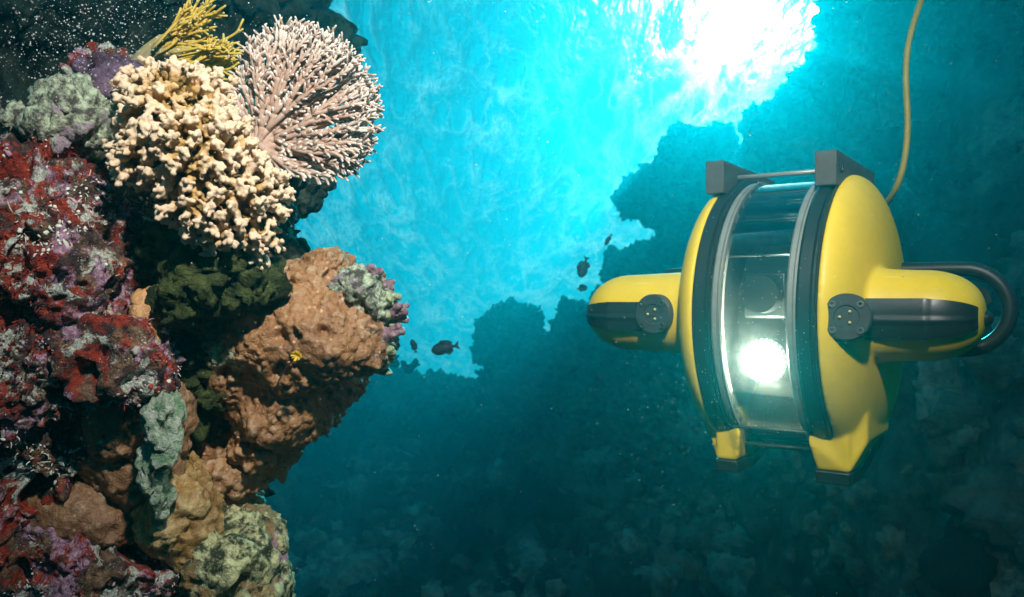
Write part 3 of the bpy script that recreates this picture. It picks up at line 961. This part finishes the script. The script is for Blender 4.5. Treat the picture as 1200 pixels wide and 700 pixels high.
def rubble():
    """coral lumps and broken pieces lying all over the far slope"""
    sb = bpy.data.objects['seabed']
    V, N = coords(sb.data)
    dp = V @ FWD
    px = 600 + FPX * (V @ RIGHT) / np.maximum(dp, .1)
    py = 350 - FPX * (V @ UP) / np.maximum(dp, .1)
    r2 = np.random.default_rng(31)
    ok = np.where((dp > 2.6) & (dp < 24) & (px > 230) & (px < 1300) & (py > -60) & (py < 780))[0]
    p = np.clip(.6 + .8 * fbm(V[ok], .8, 3, 12), .15, 1) * np.clip(9 / dp[ok], .5, 3) / np.clip(N[ok][:, 2], .18, 1)
    pick = r2.choice(ok, 8000, replace=False, p=p / p.sum())
    tone = np.clip(.50 + .55 * fbm(V[pick], .6, 3, 22) + .20 * r2.normal(size=len(pick)), 0, 1)
    mb = MB()
    V1, F1 = ICO[2]
    VS, FS = ICO[1]
    dirs = V1 * 2.3
    shapes = []
    for k in range(14):
        h = 1 + .5 * fbm(dirs + 7.0 * k, .8, 3, k) + .22 * vnoise(dirs + 3.0 * k, 3.0, k)
        shapes.append(V1 * h[:, None])
    for i, k in enumerate(pick):
        r = r2.gamma(1.8, .034) * (1 + .05 * dp[k])
        r = min(max(r, .025), .34)
        A = r2.normal(size=(3, 3))
        Q, _ = np.linalg.qr(A)
        M = Q * (r * r2.uniform(.55, 1.2, 3))[:, None]
        mb.add(shapes[i % 14] @ M + V[k] + N[k] * r * .05 + r2.normal(size=3) * .05, F1, tone[i])
    b = NB('coral rubble')
    t = b.attr('tip')
    c = b.mix(b.ramp(t, .2, .6), (.02, .03, .03), (.24, .28, .22))
    c = b.mix(b.ramp(t, .60, .90), c, (.56, .60, .47))
    c = b.mix(b.ramp(b.noise(7, 5, .7), .4, .62, .65, 0), c, (.03, .04, .035))
    o = obj('coral_rubble', mb.mesh('rubble'), b.done(b.bsdf(c, .9, spec=.1, normal=b.bump(b.noise(22, 5, .7), 1.0, .05))), angle=None)
    tag(o, 'coral lumps and rubble strewn over the far slope', 'rubble', kind='stuff')

def fish(name, label, px, py, d, L, ang, depthr=.42, flip=1):
    """L: body length in px"""
    mb = MB()
    u = L / FPX * d
    xs = np.linspace(0, 1, 18)
    hh = depthr * .5 * np.sin(np.pi * np.clip(xs, 0, 1) ** .8) ** .8 * (1 - .35 * xs) + .012
    hh[0] = .01
    hh[-1] = .045
    V, F, sides = [], [], 12
    for x, h in zip(xs, hh):
        for j in range(sides):
            a = 2 * math.pi * j / sides
            V.append((x * .84, math.cos(a) * h * .30, math.sin(a) * h))
    for i in range(len(xs) - 1):
        for j in range(sides):
            k = (j + 1) % sides
            F.append([i * sides + j, i * sides + k, (i + 1) * sides + k, (i + 1) * sides + j])
    F.append(list(range(sides)))
    F.append([(len(xs) - 1) * sides + j for j in range(sides)])
    body = MB()
    body.add(np.array(V), F)
    fins = MB()
    fins.prism([(.80, .03), (1.0, .16), (.94, 0), (1.0, -.16), (.80, -.03)], -.012, .012, 'y')
    dors = MB()
    dors.prism([(.22, depthr * .40), (.38, depthr * .62), (.62, depthr * .56), (.76, depthr * .36), (.74, .05)], -.010, .010, 'y')
    anal = MB()
    anal.prism([(.45, -depthr * .38), (.60, -depthr * .56), (.76, -depthr * .34), (.74, -.05)], -.010, .010, 'y')
    e = bpy.data.objects.new(name, None)
    COL.objects.link(e)
    c, s = math.cos(R(ang)), math.sin(R(ang))
    l = (RIGHT * c + UP * s) * flip
    up = -RIGHT * s + UP * c
    e.matrix_world = Matrix.Translation(W(px, py, d)) @ Matrix([list(x) for x in zip(l, FWD * flip, up)]).to_4x4() @ Matrix.Translation((-.5 * u, 0, 0)) @ Matrix.Scale(u, 4)
    obj('body', body.mesh('b'), FISHM, e, angle=None)
    obj('tail_fin', fins.mesh('t'), FISHM, e)
    obj('dorsal_fin', dors.mesh('d'), FISHM, e)
    obj('anal_fin', anal.mesh('d'), FISHM, e)
    tag(e, label, 'fish')

def snow():
    mb = MB()
    V0, F0 = ICO[1]
    r2 = np.random.default_rng(3)
    def put(px, py, d, r):
        M = np.diag(r2.uniform(.6, 1.2, 3))
        mb.add((V0 * r) @ M + W(px, py, d), F0)
    for k in range(1500):
        put(r2.uniform(-60, 1260), r2.uniform(-40, 740), r2.uniform(.45, 2.4), r2.uniform(.0002, .00055))
    for k in range(2600):
        d = r2.uniform(.6, 2.3)
        put(r2.normal(110, 90), r2.normal(40, 45), d, r2.uniform(.0003, .0008))
    for k in range(500):
        put(r2.normal(880, 70), r2.normal(450, 70), r2.uniform(.75, 1.1), r2.uniform(.0002, .00045))
    b = NB('drifting specks')
    o = obj('marine_snow', mb.mesh('snow'), b.done(b.bsdf((.62, .64, .6), .6)), angle=None)
    tag(o, 'pale specks drifting in the water', 'marine snow', kind='stuff')

# ------------------------------------------------------------------ the underwater vehicle
def vehicle():
    YAW = R(35)
    C = W(934, 368, 1.30)
    lx = RIGHT * math.cos(YAW) - FWD * math.sin(YAW)
    ly = RIGHT * math.sin(YAW) + FWD * math.cos(YAW)
    root = bpy.data.objects.new('underwater_drone', None)
    COL.objects.link(root)
    root.matrix_world = Matrix.Translation(C) @ Matrix([list(x) for x in zip(lx, ly, UP)]).to_4x4()
    tag(root, 'yellow underwater drone with lit lamp behind a curved front window', 'drone')
    RR = .205
    b = NB('yellow shell paint')
    n = b.noise(30, 5, .65)
    c = b.mix(b.ramp(n, .4, .7, 0, .35), (0.76, 0.52, 0.018), (0.56, 0.38, 0.025))
    c = b.mix(b.ramp(b.noise(90, 5, .75), .64, .72, 0, .55), c, (0.36, 0.29, 0.08))
    scr = b.n('ShaderNodeTexNoise', {'Vector': b.n('ShaderNodeMapping', {'Vector': b.co, 'Rotation': (.3, .5, .4), 'Scale': (12.0, 160.0, 160.0)}).outputs[0], 'Scale': 1.0, 'Detail': 3.0}).outputs['Fac']
    c = b.mix(b.ramp(scr, .70, .74, 0, .5), c, (0.86, 0.74, 0.30))
    yel = b.done(b.bsdf(c, b.ramp(n, .3, .7, .38, .55), spec=.4, normal=b.bump(b.noise(300, 3), .05, .001)))
    blk = plain('black rubber', (0.012, 0.016, 0.016), .42, spec=.5, wear=.2)
    drk = plain('dark grey plastic', (0.035, 0.042, 0.040), .5, spec=.45)
    gry = plain('grey block plastic', (0.065, 0.060, 0.050), .6, spec=.4)
    trim = plain('satin metal trim', (0.30, 0.31, 0.27), .38, metal=.35)
    met = plain('steel', (.45, .45, .42), .3, metal=1.0)
    pale = plain('pale interior plastic', (0.80, 0.76, 0.55), .5, wear=.15, scale=15)
    g = NB('window glass')
    fr = g.n('ShaderNodeFresnel', {'IOR': 1.45}).outputs[0]
    gl = g.n('ShaderNodeBsdfGlossy', {'Roughness': .03, 'Color': (1, 1, 1)}).outputs[0]
    tp = g.n('ShaderNodeBsdfTransparent', {'Color': (.90, .95, .93)}).outputs[0]
    film = g.n('ShaderNodeMixShader', {0: .12, 1: g.n('ShaderNodeBsdfTranslucent', {'Color': (.95, .93, .82)}).outputs[0], 2: g.n('ShaderNodeBsdfDiffuse', {'Color': (.9, .9, .8)}).outputs[0]}).outputs[0]  # invented film that spreads a milky lamp glow over the pane
    tp = g.n('ShaderNodeMixShader', {0: g.math('MULTIPLY', g.ramp(g.noise(28, 5, .7), .35, .7, .006, .020), g.ramp(g.n('ShaderNodeSeparateXYZ', {0: g.co}).outputs[2], -.03, .05, 1.0, .12)), 1: tp, 2: film}).outputs[0]
    glass = g.done(g.n('ShaderNodeMixShader', {0: g.ramp(fr, 0, 1, .02, .9), 1: tp, 2: gl}).outputs[0])

    G, T, K = .044, .058, .084        # half widths: glass, trim, black ring
    # window: the curved front pane, a shell 3 mm thick
    def arc_shell(u0, u1, r0, r1, a0, a1, seg=64):
        mb = MB()
        V = []
        for k in range(seg + 1):
            a = a0 + (a1 - a0) * k / seg
            for u, r in ((u0, r0), (u1, r0), (u1, r1), (u0, r1)):
                V.append((u, -r * math.cos(a), r * math.sin(a)))
        F = []
        for k in range(seg):
            for j in range(4):
                m = (j + 1) % 4
                F.append([k * 4 + j, k * 4 + m, (k + 1) * 4 + m, (k + 1) * 4 + j])
        F += [[0, 1, 2, 3], [seg * 4 + j for j in (3, 2, 1, 0)]]
        mb.add(np.array(V), F)
        return mb
    obj('window', arc_shell(-G, G, RR - .010, RR - .007, R(-100), R(100)).mesh('w'), glass, root)
    for s in (-1, 1):
        a, bb = sorted((s * T, s * K))
        mb = MB()
        mb.lathe([(a, RR - .03), (a, RR - .002), (a + .004, RR + .001), (bb - .008, RR + .001), (bb - .006, RR - .003), (bb - .003, RR - .003), (bb - .001, RR), (bb, RR - .002), (bb, RR - .03)], closed=True, seg=128)
        ring = obj('frame_ring', mb.mesh('r'), blk, root, angle=30)
        a, bb = sorted((s * G, s * T))
        mb = MB()
        mb.lathe([(a, RR - .018), (a, RR - .006), (a + .003, RR - .003), (bb - .005, RR - .003), (bb - .004, RR - .006), (bb - .003, RR - .006), (bb - .002, RR - .003), (bb, RR - .003), (bb, RR - .018)], closed=True, seg=128)
        obj('trim_ring', mb.mesh('r'), trim, ring, angle=30)
    # inner hull: dark drum, pale tray
    mb = MB()
    for a in (-T, T - .004):
        mb.lathe([(a, .001), (a, RR - .016), (a + .004, RR - .016), (a + .004, .001)], seg=64)
    mb.lathe([(-T + .003, .001), (-T + .003, .105), (T - .003, .105), (T - .003, .001)], seg=64)
    obj('inner_housing', mb.mesh('h'), blk, root, angle=30)
    mb = MB()
    mb.lathe([(-T, RR - .004), (-T, RR - .012), (T, RR - .012), (T, RR - .004)], closed=True, seg=96)
    me = mb.mesh('b')
    import bmesh
    bm = bmesh.new()
    bm.from_mesh(me)
    bmesh.ops.delete(bm, geom=[f for f in bm.faces if f.calc_center_median().y < .035], context='FACES')
    bm.to_mesh(me)
    bm.free()
    obj('back_shell', me, blk, root)
    mb = MB()
    pr = [(-.020, -.090), (.03, -.090), (.03, -.186), (-.060, -.186), (-.102, -.166), (-.085, -.150), (-.055, -.120)]
    mb.prism(pr, -G - .004, G + .004, 'x')
    obj('inner_tray', mb.mesh('t'), pale, root, bevel=.003)
    # small instruments and added streak bars behind the window
    mb = MB()
    mb.box((-.030, -.150, -.004), (.030, -.08, .060))
    mb.lathe([(.0, .026), (.0, .026)], 'y', 8) if False else None
    cam_h = obj('camera_housing', mb.mesh('c'), blk, root, bevel=.004)
    mb = MB()
    mb.lathe([(-.075, .022), (-.075, .026), (-.05, .027), (-.05, .012)], 'y', 40)
    lens = obj('lens', mb.mesh('l'), blk, cam_h)
    lens.location = (0, -.098, .030)
    for yz, zz in ((-.165, .082), (-.130, .134), (-.118, .140), (-.095, .163)):  # bars added to imitate reflection streaks on the window
        mb = MB()
        mb.tube([(-G - .003, yz, zz), (G + .003, yz, zz)], .0018, 8)
        obj('rod', mb.mesh('rod'), met, root, angle=None)
    # lamp
    LP = np.array([.002, -.152, -.062])
    hl = bpy.data.objects.new('headlight', None)
    mb = MB()
    mb.lathe([(.016, .030), (-.002, .031), (-.004, .027), (.004, .022), (.010, .006)], 'y', 48)
    hl = obj('headlight', mb.mesh('hl'), drk, root)
    hl.location = LP
    mb = MB()
    for k in range(26):
        a = 2 * math.pi * k / 26
        d = np.array([math.cos(a), 0, math.sin(a)])
        mb.tube([d * .016 + [0, -.004, 0], d * .024 + [0, -.007, 0], d * .0305 + [0, -.005, 0]], [.0014, .0015, .0011], 6)
    e = NB('glowing lamp fins')
    em = e.n('ShaderNodeEmission', {'Color': (1, .98, .90), 'Strength': 1.5}).outputs[0]  # fins emit on their own to look lit by the bulb
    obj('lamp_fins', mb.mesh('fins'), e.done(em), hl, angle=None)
    mb = MB()
    V, F = ICO[3]
    mb.add(V * np.array([.0165, .010, .0165]) + np.array([0, -.004, 0]), F)
    e = NB('lit lamp')
    em = e.n('ShaderNodeEmission', {'Color': (1, .98, .92), 'Strength': 30.0}).outputs[0]
    obj('bulb', mb.mesh('bulb'), e.done(em), hl, angle=None)
    ll = bpy.data.lights.new('headlight_beam', 'POINT')
    ll.energy = 7.5
    ll.shadow_soft_size = .012
    ll.color = (1, .93, .76)
    lo = bpy.data.objects.new('headlight_beam', ll)
    COL.objects.link(lo)
    lo.parent = hl
    lo.location = (0, -.018, 0)

    # top blocks, feet, cross rods
    for u0, u1, s in ((-.100, -.072, -1), (.058, .087, 1)):
        mb = MB()
        mb.prism([(-.115, .178), (-.115, .226), (.115, .222), (.115, .186), (.0, .18)], u0, u1, 'x')
        bl = obj('mounting_block', mb.mesh('mb'), gry, root, bevel=.0015)
        mb = MB()
        uo = u1 if s > 0 else u0
        mb.lathe([(uo - .004, .0075), (uo + .0012, .0075), (uo + .0012, .005), (uo - .002, .004)], 'x', 24)
        h = obj('bolt', mb.mesh('bolt'), blk, bl)
        h.location = (0, -.090, .204)
    for yy, zz, rr in ((-.060, .206, .0036), (-.085, -.190, .004), (-.125, -.160, .0025)):
        mb = MB()
        mb.tube([(-.07, yy, zz), (.06, yy, zz)], rr, 10)
        obj('cross_rod', mb.mesh('rod'), trim if zz > 0 else drk, root, angle=None)
    # shells with nacelles
    PR, PY, PZ = .059, -.080, .001
    for s in (-1, 1):
        mb = MB()
        D = .058
        prof = [(K - .002, .12), (K, RR - .001)]
        for k in range(1, 21):
            t = k / 20 * math.pi / 2
            prof.append((K + D * math.sin(t) ** 1.0, (RR - .001) * max(math.cos(t), .002) ** .80))
        mb.lathe([(s * u, r) for u, r in prof], seg=96)
        END = .262 if s > 0 else .312
        SH = END - .073
        prof = [(.06, PR * 1.12)]
        for k in range(8):
            prof.append((.09 + k * (SH - .09) / 7, PR * (1.10 - .012 * k)))
        for k in range(1, 15):
            t = k / 14 * math.pi / 2
            prof.append((SH + (END - SH) * math.sin(t), PR * 1.02 * max(math.cos(t), .003) ** (.75 if s > 0 else .95)))
        pod = MB()
        pod.lathe([(s * u, r) for u, r in prof], seg=64)
        V = pod.v[0] + np.array([0, PY, PZ])
        mb.add(V, pod.f)
        # fillet collar and the leg
        for k in range(5):
            q = k / 4
            ring = MB()
            ring.lathe([(s * (.10 + .006 * k), PR * (1.24 - .14 * q)), (s * (.118 + .008 * k), PR * (1.10 - .04 * q))], seg=48)
            mb.add(ring.v[0] + np.array([0, PY, PZ]), ring.f)
        u0, u1 = sorted((s * .060, s * .104)) if s > 0 else sorted((s * .084, s * .052))
        leg = [(-.118, -.165), (-.113, -.213), (-.045, -.213), (.090, -.180), (.080, -.10), (-.02, -.12)]
        wt = .020 if s > 0 else .020                      # the leg flares up into the flank
        t0, t1 = (u0 - .008, u1 + wt) if s > 0 else (u0 - wt, u1 + .008)
        ring = [(t0, -.128), (t1, -.100), (t1, .035), (t0, .075)] if s > 0 else [(t0, -.100), (t1, -.128), (t1, .075), (t0, .035)]
        low = [(u0, -.113), (u1, -.113), (u1, .085), (u0, .085)]
        V = [(u, y, -.135) for u, y in ring] + [(u, y, -.172) for u, y in ring] + [(u, -.113 if y < 0 else -.045, -.213) if y < 0 else (u, y, -.182) for u, y in low]
        F = [[0, 1, 2, 3]] + [[4 * L + k, 4 * L + (k + 1) % 4, 4 * L + 4 + (k + 1) % 4, 4 * L + 4 + k] for L in (0, 1) for k in range(4)] + [[8, 9, 10, 11]]
        mb.add(np.array(V), F)
        mb.prism(leg, u0, u1, 'x')
        for cu, cyy, cz, ru, ry, rz in ((.5, -.062, -.172, .018, .046, .028), (.55, -.03, -.165, .026, .085, .034), (.6, .025, -.142, .030, .095, .062)):
            mb.ball((u0 + (u1 - u0) * (cu if s > 0 else 1 - cu), cyy, cz), 1, 2, M=np.diag([ru, ry, rz]))
        me = fuse(mb, .0032, 9, .5)
        sh = obj('side_shell', me, yel, root, angle=None)
        mb = MB()
        mb.prism([(-.117, -.2120), (-.114, -.230), (-.042, -.230), (.094, -.196), (.092, -.1785), (-.045, -.2120)], u0 - .001, u1 + .001, 'x')
        obj('foot_pad', mb.mesh('pad'), blk, sh, bevel=.002)
        # black cover strip along the front of the nacelle
        def surf(u, a, lift):
            us = [p[0] for p in prof]
            rs = [p[1] for p in prof]
            r = (max(np.interp(u, us, rs), PR * 1.09) if u < SH + .015 else np.interp(u, us, rs) + .003) + lift
            return (s * u, PY - r * math.cos(a), PZ + r * math.sin(a))
        us = np.linspace(.128 if s > 0 else .17, END - (.006 if s > 0 else .010), 34)
        A0, A1, m = (R(-27), R(20), 16) if s > 0 else (R(-24), R(15), 16)
        V, F = [], []
        for lift in (.0022, -.006):
            for u in us:
                tt = max(0, (u - .235) / .05)
                for k in range(m + 1):
                    a = A0 + (A1 - A0) * k / m
                    l = lift
                    if lift > 0 and k in (7, 8): l += .0022
                    V.append(surf(u, a, l))
        n1 = len(us) * (m + 1)
        for i in range(len(us) - 1):
            for k in range(m):
                q = i * (m + 1) + k
                F.append([q, q + 1, q + m + 2, q + m + 1])
                F.append([n1 + q, n1 + q + m + 1, n1 + q + m + 2, n1 + q + 1])
        rim = [i * (m + 1) for i in range(len(us))] + [(len(us) - 1) * (m + 1) + k for k in range(1, m + 1)] + [i * (m + 1) + m for i in range(len(us) - 2, -1, -1)] + [k for k in range(m - 1, 0, -1)]
        for i in range(len(rim)):
            p, q = rim[i], rim[(i + 1) % len(rim)]
            F.append([p, q, n1 + q, n1 + p])
        mb = MB()
        mb.add(np.array(V), F)
        obj('cover_strip', mb.mesh('strip'), blk, root, angle=40)
        mb = MB()
        mb.lathe([(s * (END - .012), .011), (s * (END + .001), .010), (s * (END + .007), .006), (s * (END + .009), .001)], seg=24)
        nose = obj('nose_cap', mb.mesh('nose'), blk, root)
        nose.location = (0, PY - .004, PZ - .003)
        # round lamp cover with four screws
        du = .118 if s > 0 else .168
        mb = MB()
        rr = .030
        mb.lathe([(.06 if s > 0 else .02, rr), (-.004, rr), (-.006, rr - .002), (-.006, .0155), (-.004, .0145), (-.004, .001)], 'y', 48)
        disc = obj('lamp_cover', mb.mesh('disc'), drk, root, angle=30)
        disc.location = (s * du, (-.189 if s > 0 else PY - PR * 1.06 - .004), PZ - .001)
        disc.rotation_euler = (0, 0, s * R(10 if s > 0 else 4))
        for ax in (-1, 1):
            for az in (-1, 1):
                mb = MB()
                mb.lathe([(-.005, .0046), (-.0085, .0042), (-.0085, .0024), (-.006, .0022)], 'y', 20)
                sc = obj('screw', mb.mesh('screw'), met, disc)
                sc.location = (ax * .0165, 0, az * .0165)
        for k in range(3):
            a = 2 * math.pi * k / 3 + math.pi
            mb = MB()
            mb.ball((0, 0, 0), .0022, 1)
            le = obj('led', mb.mesh('led'), plain('led yellow', (.6, .5, .2), .3), disc, angle=None)
            le.location = (.008 * math.cos(a), -.005, .008 * math.sin(a))
        # thruster behind the nacelle: guard loop, hub and blades
        TY = .055
        P = []
        zr = .058
        for u in np.linspace(.10, .213, 8):
            P.append((s * u, TY, zr))
        for k in range(1, 20):
            a = math.pi / 2 - math.pi * k / 20
            P.append((s * (.219 + zr * math.cos(a)), TY, zr * math.sin(a)))
        for u in np.linspace(.213, .10, 8):
            P.append((s * u, TY, -zr))
        mb = MB()
        P = np.array(P) + np.array([0, 0, PZ + .007])
        mb.tube(P, .0105, 12)
        obj('thruster_guard', mb.mesh('guard'), blk, root, angle=None)
        mb = MB()
        mb.lathe([(-.02, .014), (.02, .014), (.035, .004)], 'y', 24)
        for k in range(4):
            a = 2 * math.pi * k / 4 + .55
            d = np.array([math.cos(a), 0, math.sin(a)])
            t = np.array([-math.sin(a), 0, math.cos(a)])
            y = np.array([0, 1, 0])
            V = []
            for th in (-.0012, .0012):
                for rr_, wdt in ((.010, .008), (.025, .014), (.042, .013), (.045, .004)):
                    for q in (-1, 1):
                        V.append(d * rr_ + t * q * wdt + y * (q * wdt * .7 + th))
            F = []
            for L in (0, 8):
                for i in range(3):
                    qd = [L + 2 * i, L + 2 * i + 1, L + 2 * i + 3, L + 2 * i + 2]
                    F.append(qd if L else qd[::-1])
            rim = [0, 2, 4, 6, 7, 5, 3, 1]
            for i in range(8):
                p, q = rim[i], rim[(i + 1) % 8]
                F.append([p, q, q + 8, p + 8])
            mb.add(np.array(V), F)
        pr_ = obj('propeller', mb.mesh('prop'), blk, root)
        pr_.location = (s * .213, TY, PZ + .007)
    # tether
    mb = MB()
    K_ = [(1034, 246, 1.50), (1042, 234, 1.46), (1051, 220, 1.43), (1058, 200, 1.42), (1063, 170, 1.42), (1064, 140, 1.42), (1062, 110, 1.42), (1061, 80, 1.42), (1064, 50, 1.42), (1072, 22, 1.42), (1082, -6, 1.43), (1096, -60, 1.45), (1105, -200, 1.5), (1100, -420, 1.7)]
    P = np.array([C + lx * .03 + ly * .150 + UP * .12, C + lx * .035 + ly * .185 + UP * .135] + [W(*k) for k in K_])
    t = np.linspace(0, 1, len(P))
    tt = np.linspace(0, 1, 160)
    Q = np.stack([np.interp(tt, t, P[:, i]) for i in range(3)], 1)
    for _ in range(40):
        Q[1:-1] = (Q[:-2] + 2 * Q[1:-1] + Q[2:]) / 4
    mb.tube(Q, .0051, 12)
    o = obj('tether_cable', mb.mesh('tether'), plain('yellow tether', (0.40, 0.28, 0.012), .5), angle=None)
    tag(o, 'yellow tether cable rising from behind the drone', 'cable')

import time
T0 = time.time()
water_surface()
seabed()
far_reef()
foreground_reef()
branching_coral()
fan_coral()
soft_coral()
tube_worm()
fb = NB('dark fish skin')
FISHM = fb.done(fb.bsdf(fb.mix(fb.ramp(fb.noise(6), .4, .6), (.02, .03, .035), (.05, .06, .06)), .5))
fish('fish', 'oval dark fish swimming below the bright water beside the brown outcrop', 522, 408, 3.0, 34, 12, .46)
fish('fish', 'small dark fish diving right beside the tip of the brown outcrop', 485, 406, 3.2, 17, -72, .42)
fish('fish', 'upright dark fish above the far reef shoulder', 684, 313, 3.4, 26, 72, .5)
fish('fish', 'small dark fish tucked against the far reef shoulder', 682, 338, 3.6, 13, 10, .6, -1)
fish('fish', 'slender tiny fish high beside the leafy reef lobe', 713, 281, 3.6, 16, 60, .3)
dkc = mat_dark('dim bushy coral', (.02, .04, .035), (.08, .11, .07), 6)
bristle('bushy_coral', 'bristly bush of coral poking up just left of the nose pod', [(672, 372, 12.3), (684, 380, 12.3)], dkc, .27, .022, 46, 3)
bristle('bushy_coral', 'small bristly coral on the right shoulder of the round coral head', [(622, 372, 13.2)], dkc, .22, .022, 34, 5)
bristle('finger_sponge', 'dark pointed sponges standing up in the bright gap beside the brown outcrop', [(466, 428, 9.0), (478, 436, 9.2)], dkc, .17, .035, 4, 9)
bristle('finger_sponge', 'lone pointed sponge on the low ridge under the round coral head', [(574, 445, 13.0)], dkc, .24, .04, 5, 12)
rubble()
vehicle()
snow()
haze_box()
print('built in', round(time.time() - T0, 1), sum(len(o.data.vertices) for o in S.objects if o.type == 'MESH'))
